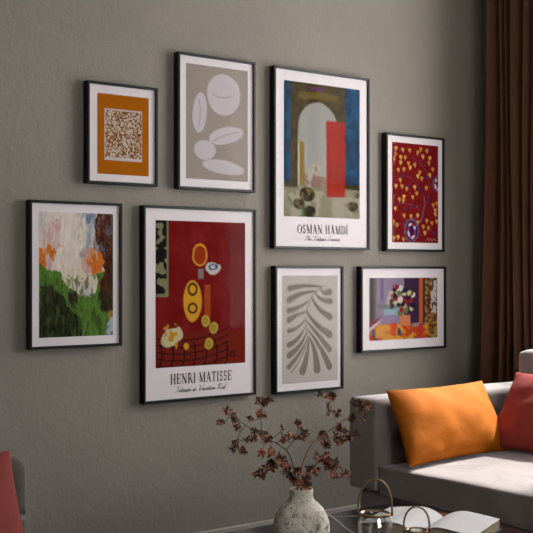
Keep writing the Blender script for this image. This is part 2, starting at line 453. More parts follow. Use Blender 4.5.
def art_blue_arch(w, h):                     # plain stand-in: blue borders, pale arch form, red block, dark stones
    a = Art(w, h, 118, 13); a.fill((62, 54, 30), 14, 24)
    bl = a.noise(13, 20, 2)
    for x0, x1 in ((0, .085), (.80, 1)):
        a.rect(x0, 0, x1, .74, (12, 50, 80)); a.put((a.x > x0) & (a.x < x1) & (a.y < .74) & (bl > .52), (20, 80, 116))
    a.put((a.x > .09) & (a.x < .8) & (a.noise(30, 30, 2) > .58) & (a.y < .7), (92, 74, 36), .6)
    a.ell(.44, .34, .26, .26*1.02, (150, 150, 146), warp=.006); a.rect(.18, .34, .70, .80, (152, 152, 148), warp=.004)
    m = a.noise(9, 12, 3); a.put((m > .5) & (a.x > .3) & (a.x < .62) & (a.y > .60) & (a.y < .78), (176, 166, 150), .8)
    a.put((m > .6) & (a.x > .26) & (a.x < .56) & (a.y > .62) & (a.y < .78), (120, 88, 74), .7)
    a.rect(.18, .45, .205, .76, (196, 190, 170)); a.rect(.20, .44, .26, .77, (134, 112, 40))
    a.rect(0, .78, 1, 1, (132, 126, 104), warp=.012, fx=5); g = a.noise(7, 5, 3)
    a.put((g > .52) & (a.y > .80), (164, 160, 142), .7); a.put((g < .42) & (a.y > .84) & (a.x < .3), (112, 104, 54), .8)
    a.put((a.noise(16, 12, 2) > .66) & (a.y > .85) & (a.x < .42), (70, 104, 52), .8)
    # plain red block, olive and purple bars
    a.rect(.55, .27, .80, .84, (160, 44, 32), warp=.012, fx=5)
    st = a.noise(30, 6, 2); a.put((st > .56) & (a.x > .58) & (a.x < .82) & (a.y > .36) & (a.y < .82), (124, 30, 26), .35)
    a.rect(.18, .07, .70, .12, (104, 88, 38), warp=.02, fx=9); a.rect(.34, .03, .52, .055, (100, 50, 100), warp=.01)
    for (x, y, r) in ((.30, .83, .095), (.19, .90, .07), (.33, .96, .08), (.90, .905, .07), (.97, .82, .035)):
        a.ell(x, y, r, r * .75, (52, 46, 32), warp=.012); q = a.noise(34, 40, 1)
        a.put((q > .58) & (((a.x - x) / r)**2 + ((a.y - y) * a.asp / (r * .75))**2 < .8), (132, 112, 66), .8)
    return a
def art_leaf(w, h):
    a = Art(w, h, 110, 17); a.fill((186, 180, 176), 4, 90)
    c = (128, 122, 112)
    def N(x, y): return ((x - 65) / 211, (y - 58) / 406)
    def S(w0, w1, *p): a.stroke([N(*q) for q in p], w0 / 211, w1 / 211, c)
    S(3, 3, (232, 96), (214, 102), (180, 132), (160, 180), (152, 235), (160, 290), (166, 312))
    for r in ((17, (218, 103), (150, 92), (93, 107)), (19, (195, 120), (140, 118), (92, 150)), (17, (165, 155), (130, 182), (91, 190)),
              (18, (158, 196), (118, 203), (92, 225)), (14, (153, 220), (128, 262), (91, 264)), (17, (155, 245), (128, 305), (91, 318)),
              (19, (158, 270), (140, 325), (92, 357)), (15, (160, 295), (142, 345), (90, 400)), (4, (162, 305), (140, 370), (100, 422)),
              (25, (164, 300), (162, 360), (142, 418)), (26, (164, 290), (190, 330), (196, 415)), (22, (160, 262), (206, 320), (243, 408)),
              (20, (208, 106), (222, 136), (244, 122)), (18, (190, 128), (208, 158), (247, 158)), (20, (176, 140), (190, 186), (245, 218)),
              (21, (156, 190), (175, 240), (245, 286)), (19, (155, 230), (190, 272), (243, 342))):
        S(3, *r)
    return a
def art_red_floral(w, h):
    a = Art(w, h, 100, 19); a.fill((116, 20, 24), 8, 30)
    N = lambda x, y: ((x - 20) / 228, (y - 22) / 493)
    g = (110, 74, 96)
    for p in ([(135, 430), (160, 400), (178, 330), (176, 280), (150, 235), (110, 195), (70, 180), (35, 215), (22, 250)],
              [(115, 410), (150, 370), (150, 340), (120, 325), (60, 320), (25, 350)], [(195, 300), (205, 240), (195, 170), (160, 120), (120, 90)],
              [(110, 430), (60, 420), (30, 440), (35, 480)], [(200, 300), (170, 340)], [(245, 60), (238, 120)], [(150, 480), (180, 470)]):
        a.stroke([N(*q) for q in p] if len(p) > 3 else [N(*p[0]), N((p[0][0]+p[-1][0])/2, (p[0][1]+p[-1][1])/2), N(*p[-1])], .012, .012, g, n=120, a=.75)
    a.stroke([N(135, 430), N(165, 395), N(178, 330), N(177, 280)], .03, .012, (132, 108, 130), a=.8)
    hearts = [(40, 50), (72, 55), (38, 80), (62, 92), (84, 92), (30, 105), (62, 118), (105, 55), (145, 62), (170, 80), (160, 45), (190, 50), (205, 85), (200, 110),
              (220, 140), (204, 170), (78, 150), (50, 155), (108, 140), (130, 125), (155, 160), (145, 180), (165, 190), (60, 205), (40, 235), (68, 235), (92, 245),
              (130, 235), (140, 265), (120, 285), (78, 285), (55, 300), (75, 305), (36, 345), (112, 380), (78, 378), (145, 375), (222, 320), (240, 310), (232, 365),
              (190, 400), (215, 410), (240, 400), (172, 430), (198, 435), (180, 460), (45, 425), (28, 410), (50, 485), (75, 495), (188, 235), (232, 345), (145, 410), (100, 120), (30, 490)]
    for i, (x, y) in enumerate(hearts):
        u, v = N(x, y); s = .026; c = (188, 134, 62) if i % 3 else (206, 158, 84); dx = .01 * (1 if i % 2 else -1)
        a.ell(u - .014, v, s * .72, s * .9, c); a.ell(u + .014, v, s * .72, s * .9, c)
        a.poly([(u - .032, v + .004), (u + .032, v + .004), (u + dx, v + .038)], c)
    r = np.random.RandomState(4)
    for k in range(34): a.ell(r.rand(), r.rand(), .008, .008, (150, 130, 150), a=.8)
    for (x, y) in ((70, 188), (160, 250), (200, 298), (190, 185), (85, 348), (130, 335), (205, 48), (225, 460), (100, 235)): a.ell(*N(x, y), .028, .026, (56, 40, 96), warp=.015, fx=20)
    for (x, y, R) in ((115, 455, .14), (244, 218, .10)):
        u, v = N(x, y); a.ell(u, v, R * 1.15, R * 1.35, (110, 92, 116), a=.75, warp=.03, fx=20); a.ell(u, v, R * .85, R * 1.1, (36, 26, 86), warp=.02, fx=20)
        for q in range(12):
            t = q * 2.4; a.ell(u + R * .5 * math.cos(t), v + R * .5 * math.sin(t), .022, .04, (206, 190, 200) if q % 2 else (170, 40, 60), rot=t)
    a.stroke([N(188, 500), N(196, 488), N(200, 502), N(210, 492), N(214, 503), N(224, 494), N(238, 500)], .008, .008, (196, 160, 150), n=120)
    return a
def art_room_colours(w, h):                  # plain stand-in: lilac, plum, orange and ochre fields with dabs
    a = Art(w, h, 118, 23); a.fill((140, 122, 150), 9, 14)
    a.rect(0, 0, .10, .8, (104, 98, 88), warp=.01); a.rect(.03, 0, .06, .75, (60, 54, 56)); a.rect(.17, .02, .195, .38, (84, 76, 104)); a.rect(.12, .42, .5, .5, (112, 116, 112), warp=.015)
    a.rect(.2, .52, .45, .62, (138, 168, 182), warp=.03, fx=5); a.rect(.12, .64, .45, .72, (142, 122, 158))
    a.rect(.50, 0, .74, .75, (58, 40, 66), warp=.008); a.rect(.72, 0, .79, .76, (190, 88, 46), warp=.006); a.rect(.78, 0, .82, .74, (48, 46, 56))
    a.rect(.81, 0, 1, 1, (120, 96, 48)); m = a.noise(30, 24, 2); a.put((a.x > .81) & (m > .55), (168, 128, 62)); a.put((a.x > .81) & (m < .40), (96, 44, 32))
    a.rect(.90, 0, .985, .58, (196, 188, 184)); a.put((a.x > .90) & (a.x < .985) & (a.y < .58) & (a.noise(40, 30, 1) > .66), (90, 70, 60))
    a.rect(0, .74, .86, 1, (196, 124, 40), warp=.015); m = a.noise(12, 7, 3)
    b = (a.y > .75) & (a.x < .86)
    a.put(b & (m > .55), (186, 60, 34)); a.put(b & (m < .42), (206, 152, 56)); a.put(b & (a.noise(14, 8, 2) > .68), (58, 74, 110))
    a.poly([(0, .72), (.16, .62), (.16, .68), (0, .90)], (130, 40, 60)); a.poly([(0, .80), (.16, .66), (.16, .70), (0, .86)], (206, 196, 200))
    a.rect(.43, .60, .60, .78, (200, 122, 84), warp=.01, fx=5)
    a.ell(.34, .79, .05, .05, (206, 70, 36)); a.ell(.27, .81, .03, .04, (214, 160, 50)); a.rect(.62, .74, .72, .80, (150, 128, 134), warp=.01)
    r = np.random.RandomState(9)
    for k in range(60):
        t = r.rand() * 6.28; q = r.rand()**.7; c = [(150, 30, 44), (44, 30, 66), (206, 200, 196), (110, 112, 60), (36, 28, 44), (196, 190, 140)][k % 6]
        a.ell(.47 + .2 * q * math.cos(t), .36 + .24 * q * math.sin(t), .022 + .014 * r.rand(), .028, c, warp=.01, fx=20, rot=t)
    return a

# ------------------------------------------------------------------ lettering
def stroke_quads(V, F, pts, w, cx=1.0):
    """flat polyline ribbon appended to V, F (2D)"""
    for (x0, y0), (x1, y1) in zip(pts[:-1], pts[1:]):
        dx, dy = x1 - x0, y1 - y0; l = math.hypot(dx, dy) or 1; e = min(w * .35, l)
        ux, uy = dx / l, dy / l; px, py = -uy * w / 2, ux * w / 2
        x0 -= ux * e; y0 -= uy * e; x1 += ux * e; y1 += uy * e
        b = len(V); V += [(x0 + px, y0 + py), (x0 - px, y0 - py), (x1 - px, y1 - py), (x1 + px, y1 + py)]; F.append((b, b+1, b+2, b+3))
def arc(cx, cy, rx, ry, a0, a1, n=14):
    return [(cx + rx * math.cos(math.radians(a0 + (a1-a0)*k/n)), cy + ry * math.sin(math.radians(a0 + (a1-a0)*k/n))) for k in range(n+1)]
TK, TN = .19, .07
def vert(x, thick=True, y0=0, y1=1, s0=True, s1=True):
    o = [([(x, y0 + .02), (x, y1 - .02)], TK if thick else TN)]
    if s0: o.append(([(x - .115, y0 + .025), (x + .115, y0 + .025)], .05))
    if s1: o.append(([(x - .115, y1 - .025), (x + .115, y1 - .025)], .05))
    return o
GL = {
 'H': (1.0, vert(.2) + vert(.8) + [([(.2, .52), (.8, .52)], TN)]),
 'E': (.82, vert(.2, s0=True) + [([(.2, .97), (.70, .97), (.72, .78)], TN), ([(.2, .52), (.58, .52)], TN), ([(.56, .42), (.56, .62)], TN), ([(.2, .03), (.72, .03), (.76, .25)], TN)]),
 'N': (1.0, vert(.18, False, s1=False) + vert(.82, False, s0=False) + [([(.15, .98), (.80, .04)], TK), ([(.02, .975), (.2, .975)], .05)]),
 'R': (.92, vert(.2) + [(arc(.34, .74, .26, .24, 90, -90), .11), ([(.2, .97), (.36, .97)], TN), ([(.2, .50), (.36, .50)], TN), ([(.42, .5), (.82, .04)], TK), ([(.74, .025), (.92, .025)], .05)]),
 'I': (.40, vert(.2)),
 'M': (1.2, vert(.2, False, s1=False) + vert(1.0, True) + [([(.18, .98), (.58, .06)], TK), ([(.58, .06), (.98, .98)], TN), ([(.04, .975), (.22, .975)], .05)]),
 'A': (.94, [([(.14, .03), (.46, .97)], TN), ([(.46, .97), (.80, .03)], TK), ([(.24, .34), (.66, .34)], TN), ([(.02, .025), (.28, .025)], .05), ([(.64, .025), (.94, .025)], .05)]),
 'T': (.86, vert(.43, s1=False) + [([(.06, .76), (.08, .97), (.78, .97), (.80, .76)], TN)]),
 'S': (.68, [(arc(.32, .74, .19, .22, 20, 270) + arc(.34, .27, .21, .23, 90, -160), .12), ([(.53, .98), (.53, .74)], .045), ([(.10, .02), (.10, .27)], .045)]),
 'O': (1.0, [(arc(.5, .5, .40, .47, 35, -35) , TK), (arc(.5, .5, .40, .47, 35, 145), .075), (arc(.5, .5, .40, .47, 145, 215), TK), (arc(.5, .5, .40, .47, 215, 325), .075)]),
 'D': (1.0, vert(.2) + [(arc(.36, .5, .48, .47, 90, 45), .075), (arc(.36, .5, .48, .47, 45, -45), TK), (arc(.36, .5, .48, .47, -45, -90), .075), ([(.2, .97), (.38, .97)], TN), ([(.2, .03), (.38, .03)], TN)]),
 'İ': (.40, vert(.2) + [([(.2, 1.14), (.2, 1.26)], .13)]),
 ' ': (.42, []),
}
# handwriting: x-height .42, ascender 1
X = .42
SL = {
 'I': (.5, [[(.12, .9), (.3, 1.0), (.52, .94)], [(.34, .98), (.26, .1), (.08, 0), (-.04, .12)]]),
 'V': (.62, [[(-.02, .82), (.1, 1.0), (.2, .9), (.2, .1), (.3, 0), (.55, .7), (.74, 1.02)]]),
 'R': (.66, [[(.14, .96), (.1, 0)], [(-.06, .78), (.1, .98), (.42, 1.02), (.48, .76), (.14, .52), (.36, .3), (.5, 0), (.66, .08)]]),
 'T': (.56, [[(-.04, .84), (.1, .98), (.62, 1.0)], [(.34, .98), (.24, .1), (.1, 0), (0, .1)]]),
 'n': (.36, [[(0, .04), (.06, X), (.06, 0), (.14, .34), (.24, X), (.28, .3), (.28, .06), (.36, .04)]]),
 't': (.24, [[(.0, .04), (.12, .8), (.08, .06), (.16, 0), (.24, .06)], [(0, .5), (.22, .52)]]),
 'e': (.28, [[(0, .04), (.2, .26), (.16, X), (.06, .34), (.06, .08), (.16, 0), (.28, .06)]]),
 'r': (.26, [[(0, .04), (.06, X), (.2, .36), (.14, .08), (.2, 0), (.26, .04)]]),
 'i': (.18, [[(0, .04), (.08, X), (.06, .06), (.12, 0), (.18, .05)], [(.12, .58), (.12, .64)]]),
 'o': (.28, [[(0, .04), (.06, .3), (.16, X), (.24, .2), (.14, 0), (.04, .16), (.14, X), (.28, .34)]]),
 'a': (.32, [[(.22, .36), (.1, X), (.02, .16), (.1, 0), (.22, .3), (.22, .04), (.32, .04)]]),
 'd': (.32, [[(.22, .36), (.1, X), (.02, .16), (.1, 0), (.22, .3), (.28, 1.0), (.22, .04), (.32, .04)]]),
 'h': (.34, [[(0, .04), (.14, .96), (.08, 1.0), (.04, 0), (.14, .34), (.24, X), (.26, .06), (.34, .04)]]),
 's': (.24, [[(0, .04), (.12, X), (.16, .14), (.06, 0)], [(.06, 0), (.24, .06)]]),
 ' ': (.28, []),
}
def lettering(text, glyphs, u0, u1, zbase, cap, y, mat, parent, slant=0, w=None, script=False):
    V, F = [], []; x = 0
    for ch in text:
        adv, st = glyphs[ch]
        for s in st:
            pts, ww = (s, w) if script else s
            stroke_quads(V, F, [(x + px + py * slant, py) for px, py in pts], ww)
        x += adv + (0 if script else .10)
    xs = [v[0] for v in V]; a, b = min(xs), max(xs); k = (u1 - u0) / (b - a)
    verts = [(u0 + (px - a) * k, y, zbase + py * cap) for px, py in V]
    return mesh_obj('caption' if script else 'lettering', verts, F, mat, parent)

# ------------------------------------------------------------------ framed pictures
CZ = 1.06                                    # eye height
def picture(label, box_, art, ab, texts=None, inset=None):
    """box_: u, z_top, w, h of the visible paper (z relative to the eye); ab: u0,u1,ztop,zbot of the printed area"""
    u0, zt, w, h = box_; u1, zt = u0 + w, zt + CZ; z0 = zt - h
    root = thing('framed_picture', label, 'picture', group='framed pictures of the gallery wall')
    fw, yf, yb = .0095, -.008, WY - .001
    bm = bmesh.new()
    for (a, b, c, d) in ((u0 - fw, u0, z0 - fw, zt + fw), (u1, u1 + fw, z0 - fw, zt + fw), (u0, u1, z0 - fw, z0), (u0, u1, zt, zt + fw)):
        add_box(bm, a, b, yf, yb, c, d, bev=.0012, seg=1)
    bm_obj('frame', bm, M['frame'], root)
    box('paper', (u0, u1, 0, .006, z0, zt), M['paper'], root)
    A = art(ab[1] - ab[0], ab[2] - ab[3])
    if inset: box('mat_panel', inset, M['paper'], root)
    A.mesh('artwork', ab[0], ab[1], ab[3] + CZ, ab[2] + CZ, -.0006, root)
    for t in (texts or []): lettering(*t, parent=root)
    mesh_obj('glass', [(u0, -.0045, z0), (u1, -.0045, z0), (u1, -.0045, zt), (u0, -.0045, zt)], [(0, 1, 2, 3)], M['glass'], root)
    rebase(root, ((u0 + u1) / 2, 0, z0 - fw))
    return root
picture('small portrait frame with white speckled square on an ochre field, topmost at left', (1.8946, .6403, .267, .3348), art_ochre, (1.9273, 2.1357, .6106, .3315))
picture('black frame with pale lilac rounded cut-out shapes on taupe, in the top row', (2.2667, .7835, .3364, .4805), art_pebbles, (2.2959, 2.5795, .7559, .3335))
picture('black frame with brushy abstract painting in cream, green, orange and brown, leftmost on the wall', (1.6785, .2217, .3355, .4791), art_abstract, (1.7066, 1.9892, .193, -.2287))
picture('large frame with deep red print of amber shapes and a serif title below', (2.1198, .2195, .4871, .6899), art_red_table, (2.1645, 2.5671, .177, -.3548),
        texts=[])
pD = [o for o in COL.objects if o.name.startswith('framed_picture')][-1]
picture('large frame, print of blue borders, pale arch and red shape above a serif title', (2.7129, .7839, .4901, .6936), art_blue_arch, (2.7568, 3.1604, .7419, .2087))
pE = [o for o in COL.objects if o.name.startswith('framed_picture')][-1]
picture('slim black frame with grey wavy leaf frond on a pale grey ground', (2.7195, .0046, .3374, .4817), art_leaf, (2.7473, 3.0381, -.0244, -.4495))
picture('black frame with dark red print of golden heart leaves, grey vines and blue flowers', (3.3175, .5689, .3378, .4824), art_red_floral, (3.3474, 3.6296, .5413, .1153))
picture('landscape-format black frame with lilac, plum and orange painting, lowest at right', (3.1735, .0032, .4928, .3398), art_room_colours, (3.2149, 3.6236, -.0361, -.2983))
def add_text(root, text, g, u0, u1, zb, cap, mat, **k):
    o = lettering(text, g, u0, u1, zb + CZ, cap, -.0007, mat, root, **k)
    o.location = Vector(o.location) - root.location
add_text(pD, 'HENRI MATISSE', GL, 2.2286, 2.5040, -.4165, .036, M['ink'])
add_text(pD, 'Interior in Venetian Red', SL, 2.2455, 2.4790, -.4470, .0195, M['ink_soft'], slant=.25, w=.075, script=True)
add_text(pE, 'OSMAN HAMDİ', GL, 2.8250, 3.0930, .1435, .034, M['ink'])
add_text(pE, 'The Tortoise Trainer', SL, 2.8601, 3.0517, .1150, .018, M['ink_soft'], slant=.25, w=.075, script=True)

# ------------------------------------------------------------------ cushions
def pillow_mesh(name, c, R, U, w, h, T, mat, parent=None, n=34, pinch=.07, wr=.006, seed=0, pw=.55, taper=0):
    R = Vector(R).normalized(); N = R.cross(Vector(U)).normalized(); U = N.cross(R).normalized(); c = Vector(c)
    V, F = [], []
    for side in (1, -1):
        for j in range(n + 1):
            for i in range(n + 1):
                s = math.sin((i / n * 2 - 1) * PI / 2 * .999); t = math.sin((j / n * 2 - 1) * PI / 2 * .999)
                s = (s + (i / n * 2 - 1)) / 2; t = (t + (j / n * 2 - 1)) / 2
                x = (s - taper * t * .5) * w / 2 * (1 - pinch * (1 - t*t)) * (1 - taper * t); y = t * h / 2 * (1 - pinch * (1 - s*s))
                e = max(0, (1 - s*s) * (1 - t*t)) ** pw
                z = T / 2 * e
                p = Vector((x * 6 + seed, y * 6, side * 3))
                z += wr * (mnoise.noise(p * 1.3) + .6 * mnoise.noise(p * 3.1)) * min(1, e * 3) + .0025 * min(1, e * 8)
                V.append(c + R * x + U * y + N * z * side)
    K = (n + 1) ** 2
    for side in range(2):
        for j in range(n):
            for i in range(n):
                a = side * K + j * (n + 1) + i; f = (a, a + 1, a + n + 2, a + n + 1)
                F.append(f if side == 0 else f[::-1])
    o = mesh_obj(name, V, F, mat, parent, smooth=True)
    bm = bmesh.new(); bm.from_mesh(o.data); bmesh.ops.remove_doubles(bm, verts=bm.verts, dist=.0004)
    bmesh.ops.recalc_face_normals(bm, faces=bm.faces); bm.to_mesh(o.data); bm.free()
    return o

def soft_box(name, b, mat, parent, dome=0.0, r=.02, n=26, wr=.004, seed=0, axis='z'):
    """rounded upholstery block, its top face slightly domed and uneven"""
    bm = bmesh.new(); add_box(bm, *b)
    bmesh.ops.subdivide_edges(bm, edges=bm.edges[:], cuts=n, use_grid_fill=True)
    x0, x1, y0, y1, z0, z1 = b
    cx, cy, cz = (x0+x1)/2, (y0+y1)/2, (z0+z1)/2
    for v in bm.verts:
        p = v.co.copy()
        q = Vector((min(max(p.x, x0 + r), x1 - r), min(max(p.y, y0 + r), y1 - r), min(max(p.z, z0 + r), z1 - r)))
        d = p - q
        if d.length > 1e-7: p = q + d.normalized() * r
        s, t, u = (p.x-cx)/(x1-x0)*2, (p.y-cy)/(y1-y0)*2, (p.z-cz)/(z1-z0)*2
        if axis == 'z' and u > 0: p.z += dome * (1 - s**4) * (1 - t**4) * u
        if axis == 'x' and s < 0: p.x -= dome * (1 - u**4) * (1 - t**4) * (-s)
        nz = mnoise.noise(Vector((p.x*5+seed, p.y*5, p.z*5))); p += Vector((nz, nz*.3, nz)) * wr
        v.co = p
    return bm_obj(name, bm, mat, parent, smooth=True)

# ------------------------------------------------------------------ sofa
sofa = thing('sofa', 'grey velvet sofa with low deep seat, set in front of the brown curtain', 'sofa')
SX = 2.585
yA0, yA1 = -.70, -.56
soft_box('arm', (SX, 3.56, yA0, yA1, .315, .625), M['sofa'], sofa, 0, .016, wr=.002)
soft_box('arm', (SX, 3.56, -2.66, -2.52, .315, .625), M['sofa'], sofa, 0, .016, wr=.002)
soft_box('seat_cushion', (SX + .005, 3.34, -2.515, yA0 - .006, .305, .408), M['sofa'], sofa, .022, .010, n=40, wr=.003)
for k, (a, b) in enumerate(((-1.60, yA0 - .01), (-2.51, -1.61))):
    soft_box('back_cushion', (3.29, 3.47, a, b, .40, .765), M['sofa'], sofa, .02, .028, wr=.004, seed=k*7, axis='x')
soft_box('back', (3.46, 3.60, -2.66, -.56, .30, .64), M['sofa'], sofa, 0, .02, wr=.002)
box('base', (SX + .03, 3.58, -2.63, -.585, .03, .31), M['sofa'], sofa, bev=.01)
for x in (SX + .08, 3.5):
    for y in (-2.57, -.65): box('leg', (x - .025, x + .025, y - .025, y + .025, 0, .03), M['black_metal'], sofa)
rebase(sofa, (3.1, -1.6, 0))

oc = pillow_mesh('throw_pillow', (2.855, -.778, .540), (.54, .02, 0), (.0, .11, .235), .52, .265, .13, M['orange'], seed=3, pinch=.06, wr=.008, taper=.04)
tag(oc, 'amber orange velvet throw pillow leaning on the arm of the grey sofa', 'pillow', None)
rc = pillow_mesh('throw_pillow', (3.14, -.995, .560), (0.0, -.5, 0.0), (.175, .0, .25), .47, .31, .13, M['red'], seed=11, pinch=.07, wr=.008)
tag(rc, 'brick red velvet throw pillow propped on the back cushion of the grey sofa', 'pillow')

# ------------------------------------------------------------------ armchair at the left edge
ac = thing('chair', 'armless grey velvet chair, cut off by the left edge', 'chair')
bm = bmesh.new(); AX = 1.182
add_box(bm, .50, AX, -1.00, -.87, .14, .645)
bmesh.ops.subdivide_edges(bm, edges=bm.edges[:], cuts=22, use_grid_fill=True)
for v in bm.verts:
    p = v.co.copy(); r = .032; q = Vector((min(max(p.x, .50 + r), AX - r), min(max(p.y, -1.0 + r), -.87 - r), min(max(p.z, .14 + r), .645 - r)))
    d = p - q
    if d.length > 1e-7: p = q + d.normalized() * r
    p.z -= .035 * max(0, (p.x - 1.0) / .21) ** 1.5 * (p.z > .5)
    v.co = p
bm_obj('backrest', bm, M['chair'], ac, smooth=True)
soft_box('seat', (.50, AX - .01, -1.56, -.995, .18, .33), M['chair'], ac, .01, .03)
for x in (.56, AX - .07):
    for y in (-1.50, -.93): box('leg', (x - .02, x + .02, y - .02, y + .02, 0, .185), M['black_metal'], ac)
rebase(ac, (.86, -1.2, 0))
rp = pillow_mesh('throw_pillow', (.885, -1.115, .487), (.50, 0.02, .04), (.0, .10, .36), .46, .31, .15, M['red'], seed=23, pinch=.04, wr=.004)
tag(rp, 'brick red velvet throw pillow on the grey chair at the left edge', 'pillow')

# ------------------------------------------------------------------ curtain
def curtain():
    V, F = [], []; ny, nz = 200, 30; tk = .006
    for side in (0, 1):
        for j in range(nz + 1):
            z = .012 + (H - .014) * j / nz
            for i in range(ny + 1):
                s = i / ny
                flare = .062 * (1 - j / nz) ** 1.0 * math.exp(-s * 9)
                y = -.082 - 1.0 * s * .44 + flare + .01 * math.sin(2.2 * z + s * 9) * (1 - .0)
                ph = 2 * PI * (s * 9.5 + .12 * math.sin(s * 23) + .03 * math.sin(z * 1.7 + s * 5))
                a = .034 + .012 * math.sin(s * 17 + 1)
                x = 3.872 + a * math.sin(ph) + .006 * math.sin(2 * ph + z)
                V.append((x + side * tk, y, z))
    K = (ny + 1) * (nz + 1); W = ny + 1
    for side in (0, 1):
        for j in range(nz):
            for i in range(ny):
                a = side * K + j * W + i; f = (a, a + 1, a + W + 1, a + W); F.append(f if side else f[::-1])
    for j in range(nz):
        for i in (0, ny):
            a = j * W + i; F.append((a, a + W, a + W + K, a + K))
    for i in range(ny):
        for j in (0, nz):
            a = j * W + i; F.append((a, a + 1, a + 1 + K, a + K))
    o = mesh_obj('curtain', V, F, M['curtain'], None, smooth=True)
    return tag(o, 'floor-length brown velvet curtain hanging in folds beside the gallery wall', 'curtain')
curtain()

# ------------------------------------------------------------------ coffee table
TZ = .38
ct = thing('coffee_table', 'low table with veined black marble top in the foreground', 'coffee table')
box('table_top', (1.34, 2.325, -1.98, -1.06, TZ - .03, TZ), M['marble'], ct, bev=.003, seg=2)
box('apron', (1.38, 2.285, -1.94, -1.10, TZ - .055, TZ - .03), M['black_metal'], ct)
for x in (1.41, 2.255):
    for y in (-1.91, -1.13): box('leg', (x - .02, x + .02, y - .02, y + .02, 0, TZ - .054), M['black_metal'], ct)
rebase(ct, (1.71, -1.52, 0))

# ------------------------------------------------------------------ vase
VX, VY = 1.697, -1.373
prof = [(0, 0), (.036, 0), (.044, .005), (.056, .022), (.0635, .044), (.0668, .066), (.0658, .083), (.0608, .101), (.0515, .117), (.0405, .1275), (.0325, .133), (.0288, .139), (.0275, .148), (.0280, .158), (.0288, .161),
        (.0272, .163), (.0245, .160), (.0235, .145), (.025, .134), (.044, .117), (.058, .090), (.058, .050), (.042, .016), (0, .012)]
vs = lathe('vase', prof, M['vase'], None, 64)
vs.location = (VX, VY, TZ)
for v in vs.data.vertices:
    n = mnoise.noise(v.co * 24) * .0012 + mnoise.noise(v.co * 70) * .0006
    v.co += Vector((v.co.x, v.co.y, 0)) * (n / .05)
tag(vs, 'round rough white stoneware vase with short neck, holding dried branches', 'vase')

# ------------------------------------------------------------------ dried branches: image-plane layout turned into a spray around the vase
PSI, FL, HY = math.radians(38.15), 1118.34, 269.4
CP, SP = math.cos(PSI), math.sin(PSI)
CAMP = Vector((0, -3.4, CZ))
Rg, Fw = Vector((CP, -SP, 0)), Vector((SP, CP, 0))
VZ = (Vector((VX, VY, 0)) - CAMP).dot(Fw)
def at(px, py, dz=0.0):                      # a point near the vase, dz metres deeper than it
    Z = VZ + dz
    return CAMP + Fw * Z + Rg * ((px - 266.5) / FL * Z) + Vector((0, 0, (HY - py) / FL * Z))
def leaf_cluster(bm, c, s, r):
    k = r.randint(7, 10); ax = Vector((r.uniform(-.6, .6), r.uniform(-1, -.2), r.uniform(-.3, .8))).normalized()
    a = ax.orthogonal().normalized(); b = ax.cross(a); ph = r.random() * 6
    for i in range(k):
        t = ph + 2 * PI * i / k + r.uniform(-.25, .25); up = r.uniform(-.15, .8)
        d = (a * math.cos(t) + b * math.sin(t) + ax * up).normalized(); sd = d.cross(ax).normalized(); nn = sd.cross(d)
        l = s * r.uniform(.75, 1.2); w = l * r.uniform(.17, .24)
        p = [c, c + d*l*.4 + sd*w*.8 + nn*l*.06, c + d*l*.78 + sd*w + nn*l*.02, c + d*l, c + d*l*.78 - sd*w + nn*l*.02, c + d*l*.4 - sd*w*.8 + nn*l*.06, c + d*l*.45 - nn*l*.06, c + d*l*.8 - nn*l*.05]
        q = [bm.verts.new(x) for x in p]
        for f in ((0, 1, 6), (1, 2, 7, 6), (2, 3, 7), (0, 6, 5), (6, 7, 4, 5), (7, 3, 4)): bm.faces.new([q[i] for i in f])
def smooth_path(pts, n=8):
    P = [Vector(p) for p in pts]; out = []
    for i in range(len(P) - 1):
        p0, p1, p2, p3 = P[max(i-1, 0)], P[i], P[i+1], P[min(i+2, len(P)-1)]
        for k in range(n):
            t = k / n
            out.append(.5 * ((2*p1) + (p2-p0)*t + (2*p0-5*p1+4*p2-p3)*t*t + (3*p1-p0-3*p2+p3)*t**3))
    return out + [P[-1]]
def branch(label, stems, clusters, stemmat, seed):
    r = random.Random(seed)
    root = thing('dried_branch', label, 'branch', group='dried branches in the vase')
    main = None
    sm = bmesh.new(); ends = []
    for k, (pts, r0, r1) in enumerate(stems):
        P = smooth_path([at(*p) if len(p) == 3 else at(*p) for p in pts])
        rr = [r0 + (r1 - r0) * i / (len(P) - 1) for i in range(len(P))]
        add_tube(sm, P, rr, 6); ends += P
    lf = bmesh.new()
    for (x, y) in clusters:
        dz = r.uniform(-.05, .05)
        p0 = at(x, y, dz)
        e = min(ends, key=lambda q: (q - p0).length)
        c = e + (p0 - e); 
        if (c - e).length > .004: add_tube(sm, [e, (e + c) / 2 + Vector((0, 0, -.003)), c], [.0007, .0006, .0004], 5)
        for q in range(2): leaf_cluster(lf, c + Vector((r.uniform(-1, 1), r.uniform(-1, 1), r.uniform(-1, 1))) * .005, .0122, r)
    bm_obj('stem', sm, stemmat, root, smooth=True)
    bm_obj('leaves', lf, M['leaf'], root)
    rebase(root, tuple(at(stems[0][0][0][0], stems[0][0][0][1], 0)))
NB = (300, 530)
